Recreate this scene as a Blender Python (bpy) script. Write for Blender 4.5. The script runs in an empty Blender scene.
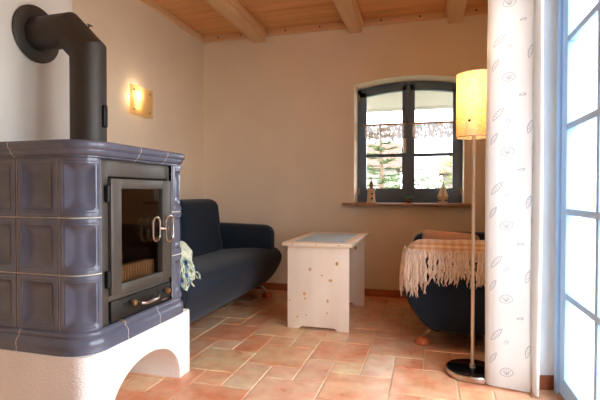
import bpy, bmesh, math, random
from mathutils import Vector, noise as mnoise
random.seed(7)
PI = math.pi
SC = bpy.context.scene
COL = SC.collection

# ------------------------------------------------------------------ camera, world, light, exposure
cam_d = bpy.data.cameras.new('camera')
cam = bpy.data.objects.new('camera', cam_d)
COL.objects.link(cam)
cam.location = (0, 0, 0.9)
cam.rotation_euler = (PI/2 - 0.0165, -0.0008, 0.2806)
cam_d.sensor_width = 36.0
cam_d.lens = 36.0*447.3/600.0
cam_d.clip_start = 0.02
SC.camera = cam

SC.view_settings.view_transform = 'Standard'
SC.view_settings.look = 'None'
SC.view_settings.gamma = 1.0
SC.view_settings.exposure = 0.0
SC.cycles.use_denoising = True
SC.cycles.max_bounces = 10
SC.cycles.diffuse_bounces = 6
SC.cycles.transparent_max_bounces = 16
SC.cycles.caustics_reflective = False
SC.cycles.caustics_refractive = False
SC.cycles.sample_clamp_indirect = 6.0

world = bpy.data.worlds.new('overcast_sky')
SC.world = world
world.use_nodes = True
WB = world.node_tree.nodes['Background']
WB.inputs[0].default_value = (0.88, 0.95, 1.04, 1)
WB.inputs[1].default_value = 11.5

def area(name, loc, rot, sx, sy, power, color, portal=False):
    d = bpy.data.lights.new(name, 'AREA'); d.shape = 'RECTANGLE'; d.size = sx; d.size_y = sy
    d.energy = power; d.color = color
    if portal: d.cycles.is_portal = True
    o = bpy.data.objects.new(name, d); COL.objects.link(o); o.location = loc; o.rotation_euler = rot
    return o
# daylight enters by the garden door and the arched window
area('door_daylight_portal', (0.90, 1.33, 1.05), (0, PI/2, 0), 2.1, 1.85, 1, (1, 1, 1), True)
area('window_daylight_portal', (-0.18, 4.24, 1.35), (-PI/2, 0, 0), 0.95, 1.1, 1, (1, 1, 1), True)

# ------------------------------------------------------------------ helpers
def lin(c):
    return tuple(((v/255)/12.92 if v/255 <= .04045 else ((v/255+.055)/1.055)**2.4) for v in c) + (1,)

class NT:
    def __init__(s, name):
        s.m = bpy.data.materials.new(name); s.m.use_nodes = True
        s.t = s.m.node_tree; s.t.nodes.clear()
        s.out = s.n('ShaderNodeOutputMaterial')
    def n(s, typ, **kw):
        nd = s.t.nodes.new(typ)
        for k, v in kw.items():
            if k.startswith('i_'):
                key = k[2:]
                nd.inputs[int(key) if key.isdigit() else key.replace('_', ' ')].default_value = v
            else: setattr(nd, k, v)
        return nd
    def l(s, a, b): s.t.links.new(a, b)
    def bsdf(s, **kw):
        b = s.n('ShaderNodeBsdfPrincipled')
        for k, v in kw.items(): b.inputs[k].default_value = v
        s.l(b.outputs[0], s.out.inputs[0]); return b
    def coord(s, scale=(1, 1, 1)):
        g = s.n('ShaderNodeNewGeometry'); mp = s.n('ShaderNodeMapping'); mp.inputs['Scale'].default_value = scale
        s.l(g.outputs['Position'], mp.inputs[0]); return mp.outputs[0]
    def noise(s, co, scale, detail=3, rough=.5):
        nz = s.n('ShaderNodeTexNoise'); nz.inputs['Scale'].default_value = scale
        nz.inputs['Detail'].default_value = detail; nz.inputs['Roughness'].default_value = rough
        s.l(co, nz.inputs['Vector']); return nz.outputs['Fac']
    def ramp(s, fac, stops):
        r = s.n('ShaderNodeValToRGB'); e = r.color_ramp.elements
        while len(e) < len(stops): e.new(.5)
        for el, (p, c) in zip(e, stops): el.position = p; el.color = c
        s.l(fac, r.inputs[0]); return r.outputs[0]
    def bump(s, h, b, strength, dist=.01):
        bp = s.n('ShaderNodeBump'); bp.inputs['Strength'].default_value = strength; bp.inputs['Distance'].default_value = dist
        s.l(h, bp.inputs['Height']); s.l(bp.outputs[0], b.inputs['Normal']); return bp
    def mix(s, fac, a, b, mode='MIX'):
        m = s.n('ShaderNodeMix', data_type='RGBA', blend_type=mode)
        for v, idx in ((fac, 0), (a, 6), (b, 7)):
            if hasattr(v, 'is_output') or isinstance(v, bpy.types.NodeSocket): s.l(v, m.inputs[idx])
            else: m.inputs[idx].default_value = v
        return m.outputs[2]

def mat(name, rgb, rough=.6, metal=0., spec=.5, var=.0, scale=8., stretch=(1, 1, 1), bump=0., bscale=60., bdist=.003, coat=0., sheen=0.):
    t = NT(name); b = t.bsdf(Roughness=rough, Metallic=metal)
    b.inputs['Specular IOR Level'].default_value = spec
    c = lin(rgb); co = t.coord(stretch)
    lo = tuple(x*(1-var) for x in c[:3]) + (1,); hi = tuple(min(1, x*(1+var)) for x in c[:3]) + (1,)
    t.l(t.ramp(t.noise(co, scale), [(.3, lo), (.7, hi)]), b.inputs['Base Color'])
    if coat: b.inputs['Coat Weight'].default_value = coat; b.inputs['Coat Roughness'].default_value = .08
    if sheen: b.inputs['Sheen Weight'].default_value = sheen; b.inputs['Sheen Roughness'].default_value = .4
    if bump: t.bump(t.noise(co, bscale, 4), b, bump, bdist)
    return t.m

def wood(name, rgb, dark, axis, rough=.5, scale=9., contrast=.6, attr=None):
    t = NT(name); b = t.bsdf(Roughness=rough)
    st = [14., 14., 14.]; st['xyz'.index(axis)] = .9
    co = t.coord(tuple(st))
    f = t.noise(co, scale/9., 5, .55)
    c = t.ramp(f, [(.5-contrast*.35, lin(dark)), (.5+contrast*.35, lin(rgb))])
    if attr:
        a = t.n('ShaderNodeAttribute', attribute_name=attr)
        c = t.mix(1.0, c, a.outputs['Color'], 'MULTIPLY')
    t.l(c, b.inputs['Base Color']); t.bump(f, b, .12, .002)
    return t.m

class MB:
    def __init__(s): s.v = []; s.f = []; s.m = []; s.attr = {}
    def add(s, vs, fs, m=0):
        o = len(s.v); s.v += [tuple(p) for p in vs]
        for f in fs: s.f.append(tuple(o+i for i in f)); s.m.append(m)
    def box(s, x0, x1, y0, y1, z0, z1, bev=0., m=0, seg=2):
        bm = bmesh.new(); bmesh.ops.create_cube(bm, size=1)
        for v in bm.verts:
            v.co = Vector(((x0+x1)/2+v.co.x*(x1-x0), (y0+y1)/2+v.co.y*(y1-y0), (z0+z1)/2+v.co.z*(z1-z0)))
        if bev: bmesh.ops.bevel(bm, geom=bm.edges[:], offset=bev, segments=seg, profile=.5, affect='EDGES')
        s.bm(bm, m); return s
    def bm(s, bm, m=0):
        bm.verts.index_update(); s.add([v.co[:] for v in bm.verts], [[v.index for v in f.verts] for f in bm.faces], m); bm.free()
    def hexa(s, p, m=0):  # 8 points: bottom 4 (ccw), top 4
        s.add(p, [(3, 2, 1, 0), (4, 5, 6, 7), (0, 1, 5, 4), (1, 2, 6, 5), (2, 3, 7, 6), (3, 0, 4, 7)], m)
    def prism(s, outline, axis, a0, a1, m=0, bev=0.):
        def P(u, v, a):
            return {'x': (a, u, v), 'y': (u, a, v), 'z': (u, v, a)}[axis]
        bm = bmesh.new()
        A = [bm.verts.new(P(u, v, a0)) for u, v in outline]; B = [bm.verts.new(P(u, v, a1)) for u, v in outline]
        n = len(A); bm.faces.new(A[::-1]); bm.faces.new(B)
        for i in range(n): bm.faces.new((A[i], A[(i+1) % n], B[(i+1) % n], B[i]))
        bmesh.ops.recalc_face_normals(bm, faces=bm.faces[:])
        if bev: bmesh.ops.bevel(bm, geom=bm.edges[:], offset=bev, segments=2, profile=.5, affect='EDGES')
        s.bm(bm, m); return s
    def tube(s, pts, r, seg=10, m=0, cap=True, flat=None):
        pts = [Vector(p) for p in pts]; n = len(pts)
        rs = r if isinstance(r, (list, tuple)) else [r]*n
        vs = []; up = None
        for i, p in enumerate(pts):
            d = (pts[min(i+1, n-1)] - pts[max(i-1, 0)]).normalized()
            if up is None: up = d.orthogonal().normalized()
            up = (up - d*up.dot(d)); up = up.normalized() if up.length > 1e-6 else d.orthogonal().normalized()
            sd = d.cross(up)
            for k in range(seg):
                a = 2*PI*k/seg; vs.append(p + up*(rs[i]*math.cos(a)) + sd*(rs[i]*math.sin(a)))
        fs = [(i*seg+k, i*seg+(k+1) % seg, (i+1)*seg+(k+1) % seg, (i+1)*seg+k) for i in range(n-1) for k in range(seg)]
        if cap: fs += [tuple(range(seg))[::-1], tuple((n-1)*seg+k for k in range(seg))]
        s.add(vs, fs, m); return s
    def lathe(s, prof, c, seg=32, m=0, axis='z', cap=True):
        vs = []
        for r, h in prof:
            for k in range(seg):
                a = 2*PI*k/seg; u, v = r*math.cos(a), r*math.sin(a)
                vs.append({'z': (c[0]+u, c[1]+v, c[2]+h), 'x': (c[0]+h, c[1]+u, c[2]+v), 'y': (c[0]+v, c[1]+h, c[2]+u)}[axis])
        n = len(prof)
        fs = [(i*seg+k, i*seg+(k+1) % seg, (i+1)*seg+(k+1) % seg, (i+1)*seg+k) for i in range(n-1) for k in range(seg)]
        if cap: fs += [tuple(range(seg))[::-1], tuple((n-1)*seg+k for k in range(seg))]
        s.add(vs, fs, m); return s
    def grid(s, fn, nu, nv, m=0, keep=None, closed=False):
        vs = [fn(i/nu, j/nv) for j in range(nv+1) for i in range(nu+1)]
        W = nu+1; fs = []
        for j in range(nv):
            for i in range(nu):
                q = (j*W+i, j*W+i+1, (j+1)*W+i+1, (j+1)*W+i)
                if keep is None or keep((i+.5)/nu, (j+.5)/nv): fs.append(q)
        s.add(vs, fs, m); return s
    def soft(s, x0, x1, y0, y1, z0, z1, r, n=12, m=0, warp=None, keep=None):
        """rounded box with subdivided sides, optional warp(Vector)->Vector"""
        c = Vector(((x0+x1)/2, (y0+y1)/2, (z0+z1)/2)); h = Vector(((x1-x0)/2, (y1-y0)/2, (z1-z0)/2))
        rr = r if isinstance(r, (tuple, list)) else (r, r, r)
        bm = bmesh.new()
        bmesh.ops.create_cube(bm, size=2)
        bmesh.ops.subdivide_edges(bm, edges=bm.edges[:], cuts=n, use_grid_fill=True)
        for v in bm.verts:
            p = v.co.copy(); q = Vector(); d = Vector()
            for k in range(3):
                # denser sampling toward the rounded rim
                t = p[k]; t = math.copysign(1-(1-abs(t))**1.6, t); full = t*h[k]; lim = h[k]-rr[k]
                q[k] = max(-lim, min(lim, full)); d[k] = (full-q[k])/rr[k]
            mx = max(abs(a) for a in d)
            if mx > 0: d = d/ d.length
            v.co = c + q + Vector((d[0]*rr[0], d[1]*rr[1], d[2]*rr[2]))
        if warp:
            for v in bm.verts: v.co = warp(v.co.copy())
        if keep:
            bmesh.ops.delete(bm, geom=[f for f in bm.faces if not keep(f.calc_center_median())], context='FACES')
        s.bm(bm, m); return s
    def build(s, name, mats, parent=None, angle=40, smooth=True, origin=None):
        mats = mats if isinstance(mats, (list, tuple)) else [mats]
        if origin is None:
            xs, ys, zs = zip(*s.v); origin = Vector(((min(xs)+max(xs))/2, (min(ys)+max(ys))/2, min(zs)))
        origin = Vector(origin)
        me = bpy.data.meshes.new(name)
        me.from_pydata([(p[0]-origin.x, p[1]-origin.y, p[2]-origin.z) for p in s.v], [], s.f)
        for m in mats: me.materials.append(m)
        me.polygons.foreach_set('material_index', s.m)
        me.polygons.foreach_set('use_smooth', [smooth]*len(me.polygons))
        me.update()
        if smooth and angle < 180: me.set_sharp_from_angle(angle=math.radians(angle))
        o = bpy.data.objects.new(name, me); COL.objects.link(o)
        wl = Vector()
        if parent:
            o.parent = parent; p = parent
            while p: wl += p.location; p = p.parent
        o.location = origin - wl
        return o

def tag(o, label=None, cat=None, group=None, kind=None):
    if label: o['label'] = label
    if cat: o['category'] = cat
    if group: o['group'] = group
    if kind: o['kind'] = kind
    return o
def thing(name, loc, label, cat, group=None, kind=None):
    o = bpy.data.objects.new(name, None); COL.objects.link(o); o.location = loc; o.empty_display_size = .1
    return tag(o, label, cat, group, kind)
def struct(o, label, cat): return tag(o, label, cat, kind='structure')

XL, D, H = -2.092, 3.906, 2.40
XN, XF, YB = 0.56, 0.78, -2.4      # garden-door wall, wall behind the armchair, wall behind the camera
XBR = -1.741                        # chimney breast face

# ------------------------------------------------------------------ materials
M = {}
M['wall'] = mat('cream_plaster', (236, 219, 192), .85, var=.03, scale=3, bump=.25, bscale=90, bdist=.002)
M['white_wall'] = mat('white_plaster', (247, 245, 239), .85, var=.03, scale=3, bump=.25, bscale=90, bdist=.002)
M['chimney'] = mat('chimney_plaster', (222, 217, 205), .85, var=.03, scale=3, bump=.25, bscale=90, bdist=.002)
M['stove_plaster'] = mat('white_rough_plaster', (240, 236, 229), .8, var=.03, scale=6, bump=.8, bscale=120, bdist=.005)
M['beam'] = wood('pale_pine', (232, 196, 152), (214, 168, 120), 'y', .5)
M['trim'] = wood('pale_pine_trim', (228, 190, 146), (210, 160, 112), 'x', .5)
M['board'] = wood('honey_pine_boards', (238, 180, 120), (214, 148, 90), 'x', .42, attr='tone')
M['steel'] = mat('dark_stove_steel', (90, 84, 77), .45, .5, var=.08, scale=20)
M['black_steel'] = mat('black_iron', (30, 27, 25), .5, .5, var=.1)
M['pipe'] = mat('grey_brown_stove_enamel', (60, 54, 47), .5, .25, var=.04)
M['brass'] = mat('worn_brass', (186, 152, 106), .3, .9, var=.1)
M['nickel'] = mat('brushed_nickel', (204, 198, 190), .25, 1., var=.03)
M['screw'] = mat('dark_screw_plug', (84, 52, 34), .6)
M['sofa'] = mat('navy_upholstery', (29, 38, 49), .85, spec=.2, var=.15, scale=120, bump=.25, bscale=500, bdist=.001, sheen=.12)
M['seam'] = mat('black_piping', (16, 18, 22), .8)
M['orange_wood'] = mat('orange_varnished_wood', (196, 102, 52), .35, var=.12, scale=14, coat=.4)
M['terracotta'] = mat('terracotta_skirting', (178, 104, 66), .5, var=.15, scale=7)
M['sill'] = mat('brown_granite', (172, 134, 106), .3, var=.45, scale=160)
M['win'] = mat('slate_blue_grey_paint', (96, 116, 138), .45, var=.03)
M['door'] = mat('light_blue_paint', (172, 212, 255), .4, var=.02)
M['white'] = mat('white_paint', (240, 240, 238), .6)
M['yarn'] = mat('beige_pink_yarn', (240, 206, 184), .9, var=.34, scale=110, stretch=(1, 1, .05), sheen=.3)
M['handle_paint'] = mat('cream_handle_enamel', (226, 212, 196), .35)
M['pole'] = mat('satin_lamp_steel', (222, 204, 184), .35, .55, var=.03)
M['black_disc'] = mat('black_lacquer', (14, 13, 13), .12)
M['dark_brick'] = mat('sooty_firebrick', (66, 44, 32), .9, var=.3, scale=14)
M['grate'] = mat('rusty_cast_grate', (176, 146, 122), .7, var=.2, scale=20)
M['mortar'] = mat('white_grout', (206, 196, 180), .8)

def m_glaze():
    t = NT('blue_grey_ceramic_glaze'); b = t.bsdf(Roughness=.18); b.inputs['Specular IOR Level'].default_value = .55
    c = t.ramp(t.noise(t.coord(), 9, 4), [(.3, lin((86, 88, 102))), (.7, lin((100, 102, 117)))])
    t.l(c, b.inputs['Base Color']); t.bump(t.noise(t.coord(), 26, 2), b, .10, .004)
    return t.m
M['glaze'] = m_glaze()

def m_tile():
    t = NT('terracotta_floor_tiles'); b = t.bsdf(Roughness=.3)
    a = t.n('ShaderNodeAttribute', attribute_name='tone'); co = t.coord()
    n1 = t.noise(co, 7.5, 4, .62); n2 = t.noise(co, 11, 4, .6)
    blot = t.ramp(n1, [(.34, lin((228, 142, 96))), (.5, lin((240, 194, 152))), (.66, lin((242, 222, 182)))])
    c = t.mix(.5, blot, a.outputs['Color'])
    sp = t.ramp(n2, [(.33, (.88, .84, .80, 1)), (.67, (1.06, 1.07, 1.08, 1))])
    c = t.mix(1., c, sp, 'MULTIPLY')
    t.l(c, b.inputs['Base Color'])
    t.l(t.ramp(n1, [(.3, (.27, .27, .27, 1)), (.7, (.36, .36, .36, 1))]), b.inputs['Roughness'])
    t.bump(n1, b, .06, .004); return t.m
M['tile'] = m_tile()
M['grout'] = mat('floor_grout', (214, 190, 160), .9, var=.1, scale=30)

def m_glass(name, tint=(1, 1, 1, 1), refl=.07):
    t = NT(name); tr = t.n('ShaderNodeBsdfTransparent'); tr.inputs[0].default_value = tint
    g = t.n('ShaderNodeBsdfGlossy'); g.inputs['Roughness'].default_value = .02
    mx = t.n('ShaderNodeMixShader'); mx.inputs[0].default_value = refl
    t.l(tr.outputs[0], mx.inputs[1]); t.l(g.outputs[0], mx.inputs[2]); t.l(mx.outputs[0], t.out.inputs[0]); return t.m
M['glass'] = m_glass('window_glass')
M['oven_glass'] = m_glass('smoked_stove_glass', (.86, .78, .68, 1), .10)

def m_trans(name, rgb, tr=.5, speck=None, rough=.8):
    t = NT(name); d = t.n('ShaderNodeBsdfDiffuse'); u = t.n('ShaderNodeBsdfTranslucent')
    mx = t.n('ShaderNodeMixShader'); mx.inputs[0].default_value = tr
    if speck:
        c = t.ramp(t.noise(t.coord(), speck[1], 3, .7), [(.42, lin(speck[0])), (.58, lin(rgb))])
        t.l(c, d.inputs[0]); t.l(c, u.inputs[0])
    else:
        d.inputs[0].default_value = lin(rgb); u.inputs[0].default_value = lin(rgb)
    t.l(d.outputs[0], mx.inputs[1]); t.l(u.outputs[0], mx.inputs[2]); t.l(mx.outputs[0], t.out.inputs[0]); return t.m
M['curtain'] = m_trans('white_sheer_cotton', (246, 243, 238), .35)
M['print'] = m_trans('grey_printed_line', (176, 178, 184), .3)
M['shade'] = m_trans('speckled_paper_shade', (253, 240, 212), .6, ((240, 212, 160), 120))
def m_lampglass():
    m = m_trans('amber_textured_glass', (255, 240, 206), .75, ((236, 204, 140), 120)); t = m.node_tree
    src = t.nodes['Material Output'].inputs[0].links[0].from_socket
    tr = t.nodes.new('ShaderNodeBsdfTransparent'); tr.inputs[0].default_value = (1, .9, .7, 1); mx = t.nodes.new('ShaderNodeMixShader'); mx.inputs[0].default_value = .22
    t.links.new(src, mx.inputs[1]); t.links.new(tr.outputs[0], mx.inputs[2]); t.links.new(mx.outputs[0], t.nodes['Material Output'].inputs[0]); return m
M['lampglass'] = m_lampglass()

def m_emit(name, rgb, s):
    t = NT(name); e = t.n('ShaderNodeEmission'); e.inputs[0].default_value = rgb+(1,); e.inputs[1].default_value = s
    t.l(e.outputs[0], t.out.inputs[0]); return t.m
M['bulb'] = m_emit('warm_bulb', (1., .72, .38), 22)
WARM = (1., .80, .56)

def m_lace():
    t = NT('white_lace'); d = t.n('ShaderNodeBsdfDiffuse'); d.inputs[0].default_value = lin((240, 236, 232))
    u = t.n('ShaderNodeBsdfTranslucent'); u.inputs[0].default_value = lin((240, 236, 232))
    m1 = t.n('ShaderNodeMixShader'); m1.inputs[0].default_value = .07; t.l(d.outputs[0], m1.inputs[1]); t.l(u.outputs[0], m1.inputs[2])
    tr = t.n('ShaderNodeBsdfTransparent'); v = t.n('ShaderNodeTexVoronoi'); v.inputs['Scale'].default_value = 42
    t.l(t.coord((1, .01, 1)), v.inputs['Vector'])
    f = t.ramp(v.outputs['Distance'], [(.25, (.5, .5, .5, 1)), (.4, (.04, .04, .04, 1))])
    mx = t.n('ShaderNodeMixShader'); t.l(f, mx.inputs[0]); t.l(m1.outputs[0], mx.inputs[1]); t.l(tr.outputs[0], mx.inputs[2])
    t.l(mx.outputs[0], t.out.inputs[0]); return t.m
M['lace'] = m_lace()

def m_throw():
    t = NT('peach_plaid_wool'); b = t.bsdf(Roughness=.95); b.inputs['Sheen Weight'].default_value = .3
    w1 = t.n('ShaderNodeTexWave', wave_type='BANDS', bands_direction='X'); w1.inputs['Scale'].default_value = 7; w1.inputs['Distortion'].default_value = .6
    w2 = t.n('ShaderNodeTexWave', wave_type='BANDS', bands_direction='Z'); w2.inputs['Scale'].default_value = 13; w2.inputs['Distortion'].default_value = .6
    co = t.coord()
    for w in (w1, w2): t.l(co, w.inputs['Vector'])
    c1 = t.ramp(w1.outputs['Fac'], [(.2, lin((240, 194, 148))), (.8, lin((248, 220, 184)))])
    c2 = t.ramp(w2.outputs['Fac'], [(.3, (.80, .70, .62, 1)), (.75, (1, 1, 1, 1))])
    t.l(t.mix(1., c1, c2, 'MULTIPLY'), b.inputs['Base Color']); t.bump(t.noise(co, 260, 2), b, .6, .003); return t.m
M['throw'] = m_throw()
def m_scarf():
    t = NT('cream_blue_green_knit'); b = t.bsdf(Roughness=.95)
    co = t.coord(); n = t.noise(co, 22, 3, .6)
    c = t.ramp(n, [(.34, lin((84, 108, 168))), (.42, lin((150, 176, 160))), (.52, lin((222, 222, 196))), (.66, lin((196, 204, 170)))])
    t.l(c, b.inputs['Base Color']); t.bump(t.noise(co, 200, 2), b, .6, .004); return t.m
M['scarf'] = m_scarf()
M['pillow'] = mat('dusty_pink_linen', (206, 164, 140), .9, var=.06, scale=90)
M['table'] = wood('whitewashed_pine', (247, 234, 216), (240, 222, 200), 'z', .5, contrast=.9)
M['table_top'] = wood('whitewashed_pine_top', (244, 228, 204), (234, 210, 180), 'x', .45, contrast=.9)
M['knot'] = mat('pine_knot', (214, 168, 116), .6, var=.25, scale=90)
M['table_glass'] = mat('blue_grey_glass_inset', (178, 206, 220), .4, var=.06, scale=14)

# ------------------------------------------------------------------ the room shell
def shell():
    # floor: terracotta tiles laid in a repeating pattern of 2x2, 1x2 and 1x1 units
    u = .151; gx, gy = -.17, 2.037; fl = MB(); tones = []
    pal = [(226, 140, 100), (230, 154, 114), (232, 186, 138), (226, 172, 136), (218, 124, 86), (234, 196, 154), (228, 164, 124), (222, 180, 154)]
    rnd = random.Random(11)
    ye, lo, oo, pk, be = (230, 196, 150), (234, 178, 134), (224, 130, 88), (236, 186, 160), (240, 208, 176)
    known = {(-7, 0, 2, 2): ye, (-5, 1, 2, 2): lo, (-4, -2, 2, 2): pk, (-3, 2, 2, 2): oo, (-8, 3, 2, 2): oo, (-6, 4, 2, 2): ye, (-2, -1, 2, 2): (232, 166, 124),
             (-5, -1, 1, 2): be, (-3, 0, 1, 2): pk, (-1, 1, 1, 2): be, (-6, 2, 1, 2): (224, 134, 90), (-4, 3, 1, 2): lo, (-7, 2, 1, 1): be, (-5, 3, 1, 1): lo, (-4, 0, 1, 1): pk, (-2, 1, 1, 1): ye}
    x0f, x1f, y0f, y1f = XL, XF, YB, D
    fl.add([(x0f, y0f, -.003), (x1f, y0f, -.003), (x1f, y1f, -.003), (x0f, y1f, -.003)], [(0, 1, 2, 3)], 1); tones.append((1, 1, 1))
    fl.box(x0f-.3, x1f+.3, y0f-.3, y1f+.3, -.12, -.02, m=1); tones += [(1, 1, 1)]*6
    for a in range(-40, 41):
        for b in range(-40, 41):
            bi, bj = -5+2*a+b, 1+a-3*b
            for (di, dj, w, h) in ((0, 0, 2, 2), (2, -1, 1, 2), (1, -1, 1, 1)):
                X0, Y0 = gx+(bi+di)*u, gy+(bj+dj)*u; X1, Y1 = X0+w*u, Y0+h*u
                if X1 <= x0f+.01 or X0 >= x1f-.01 or Y1 <= y0f+.01 or Y0 >= y1f-.01: continue
                X0, X1, Y0, Y1 = max(X0, x0f), min(X1, x1f), max(Y0, y0f), min(Y1, y1f)
                if X1-X0 < .01 or Y1-Y0 < .01: continue
                c = known.get((bi+di, bj+dj, w, h)) or rnd.choice(pal); k = rnd.uniform(.9, 1.08); c = tuple(min(1, lin(c)[q]*k) for q in range(3))
                g, s_ = .003, .0035
                vs = [(X0+g, Y0+g, -.003), (X1-g, Y0+g, -.003), (X1-g, Y1-g, -.003), (X0+g, Y1-g, -.003),
                      (X0+g+s_, Y0+g+s_, 0), (X1-g-s_, Y0+g+s_, 0), (X1-g-s_, Y1-g-s_, 0), (X0+g+s_, Y1-g-s_, 0)]
                fl.add(vs, [(4, 5, 6, 7), (0, 1, 5, 4), (1, 2, 6, 5), (2, 3, 7, 6), (3, 0, 4, 7)]); tones += [c]*5
    o = fl.build('floor', [M['tile'], M['grout']], smooth=False, origin=(0, 0, 0))
    at = o.data.attributes.new('tone', 'FLOAT_COLOR', 'FACE')
    at.data.foreach_set('color', [x for c in tones for x in (c[0], c[1], c[2], 1.)])
    struct(o, 'glazed terracotta tile floor in mixed sizes', 'floor')

    # ceiling boards
    ce = MB(); tn = []; y = YB; r2 = random.Random(5)
    while y < D:
        y1 = min(y+.118, D); k = r2.uniform(.86, 1.08)
        n0 = len(ce.f); ce.box(XL-.05, XF+.05, y+.001, y1-.001, H, H+.03, .004, seg=1); tn += [(k, k*r2.uniform(.96, 1.02), k*r2.uniform(.92, 1.02))]*(len(ce.f)-n0); y = y1
    n0 = len(ce.f); ce.box(XL-.3, XF+.3, YB-.3, D+.3, H+.025, H+.15); tn += [(1, 1, 1)]*(len(ce.f)-n0)
    o = ce.build('ceiling', M['board'], angle=30)
    at = o.data.attributes.new('tone', 'FLOAT_COLOR', 'FACE')
    at.data.foreach_set('color', [x for c in tn for x in (c[0], c[1], c[2], 1.)])
    struct(o, 'honey pine board ceiling', 'ceiling')

    w = MB(); w.box(XL-.3, XL, YB-.3, D+.3, -.02, H+.03)
    struct(w.build('wall_left', M['wall'], smooth=False), 'cream plaster wall behind the sofa', 'wall')
    w = MB(); w.box(XL-.02, XBR, 1.37, 1.873, 0, H+.03, .004)
    struct(w.build('wall_chimney', M['chimney']), 'white chimney breast behind the stove', 'wall')
    # back wall with arched window opening
    xl, xr, zb, zs, zc = -.632, .276, .785, 1.838, 1.89
    w = MB(); y0, y1 = D, D+.3
    w.box(XL-.05, xl, y0, y1, -.02, H+.03); w.box(xr, XF+.3, y0, y1, -.02, H+.03); w.box(xl, xr, y0, y1, -.02, zb)
    n = 16
    def za(t): return zs+(zc-zs)*(1-(2*t-1)**2)
    for i in range(n):
        a, b = i/n, (i+1)/n; xa, xb = xl+(xr-xl)*a, xl+(xr-xl)*b
        w.hexa([(xa, y0, za(a)), (xb, y0, za(b)), (xb, y1, za(b)), (xa, y1, za(a)), (xa, y0, H+.03), (xb, y0, H+.03), (xb, y1, H+.03), (xa, y1, H+.03)])
    struct(w.build('wall_back', M['wall'], smooth=False), 'cream plaster back wall with arched window opening', 'wall')
    # right: wall with the garden door, a return beside the door, wall behind the armchair
    w = MB()
    w.box(XN, XN+.3, YB-.3, .40, -.02, H+.03); w.box(XN, XN+.3, .40, 2.255, 2.07, H+.03); w.box(XN, XN+.3, 2.255, 2.30, -.02, H+.03)
    struct(w.build('wall_right', M['white_wall'], smooth=False), 'white wall around the garden door', 'wall')
    w = MB(); w.prism([(.40, 2.245), (XN+.01, 2.285), (XN+.3, 2.285), (XN+.3, 2.42), (.40, 2.42)], 'z', -.02, H+.03)
    struct(w.build('wall_return', M['white_wall']), 'white wall end between garden door and armchair', 'wall')
    w = MB(); w.box(XF, XF+.3, 2.40, D+.1, -.02, H+.03)
    struct(w.build('wall_far_right', M['wall'], smooth=False), 'cream wall behind the armchair', 'wall')
    # wall behind the camera
    w = MB(); y0, y1 = YB-.3, YB
    w.box(XL-.05, XF+.1, y0, y1, -.02, H+.03)
    struct(w.build('wall_front', M['wall'], smooth=False), 'cream wall behind the camera', 'wall')
    # skirting tiles
    b = MB(); b.box(XL, XF, D-.012, D, 0, .063, .003)
    struct(b.build('baseboard_back', M['terracotta']), 'terracotta skirting along the back wall', 'skirting')
    b = MB(); b.box(XL, XL+.012, 1.873, D-.012, 0, .063, .003)
    struct(b.build('baseboard_left', M['terracotta']), 'terracotta skirting along the left wall', 'skirting')
    b = MB(); b.prism([(.40, 2.233), (XN, 2.271), (XN, 2.283), (.40, 2.246)], 'z', 0, .063)
    struct(b.build('baseboard_return', M['terracotta']), 'terracotta skirting beside the garden door', 'skirting')
    # pine trim under the ceiling, with screw plugs
    t1 = MB(); t1.box(XL, XF, D-.02, D, 2.338, H, .003)
    for x in (-1.93, -1.70, -1.26, -.94, -.40, -.08, .36, .60): t1.lathe([(.008, 0), (.008, -.003), (.001, -.0035)], (x, D-.0195, 2.372), 10, 1, 'y')
    struct(t1.build('trim_1', [M['trim'], M['screw']]), 'pine trim along top of back wall', 'trim')
    t2 = MB(); t2.box(XL, XL+.02, 1.873, D-.02, 2.338, H, .003)
    struct(t2.build('trim_2', M['beam']), 'pine trim along top of left wall', 'trim')
    # beams
    for k, (xc, lab) in enumerate(((-1.515, 'pale pine ceiling beam nearest the left wall'), (-.622, 'pale pine ceiling beam running to back wall left of arched window'), (.197, 'pale pine ceiling beam ending above the arched window'))):
        m_ = MB(); m_.box(xc-.058, xc+.058, YB, D-.001, 2.29, H+.002, .008)
        m_.box(xc+.055, xc+.072, YB, D-.02, 2.335, H, .004); m_.box(xc-.072, xc-.055, YB, D-.02, 2.335, H, .004)
        tag(m_.build('ceiling_beam', M['beam']), lab, 'beam', 'pine beams under the ceiling', 'structure')
shell()

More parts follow.
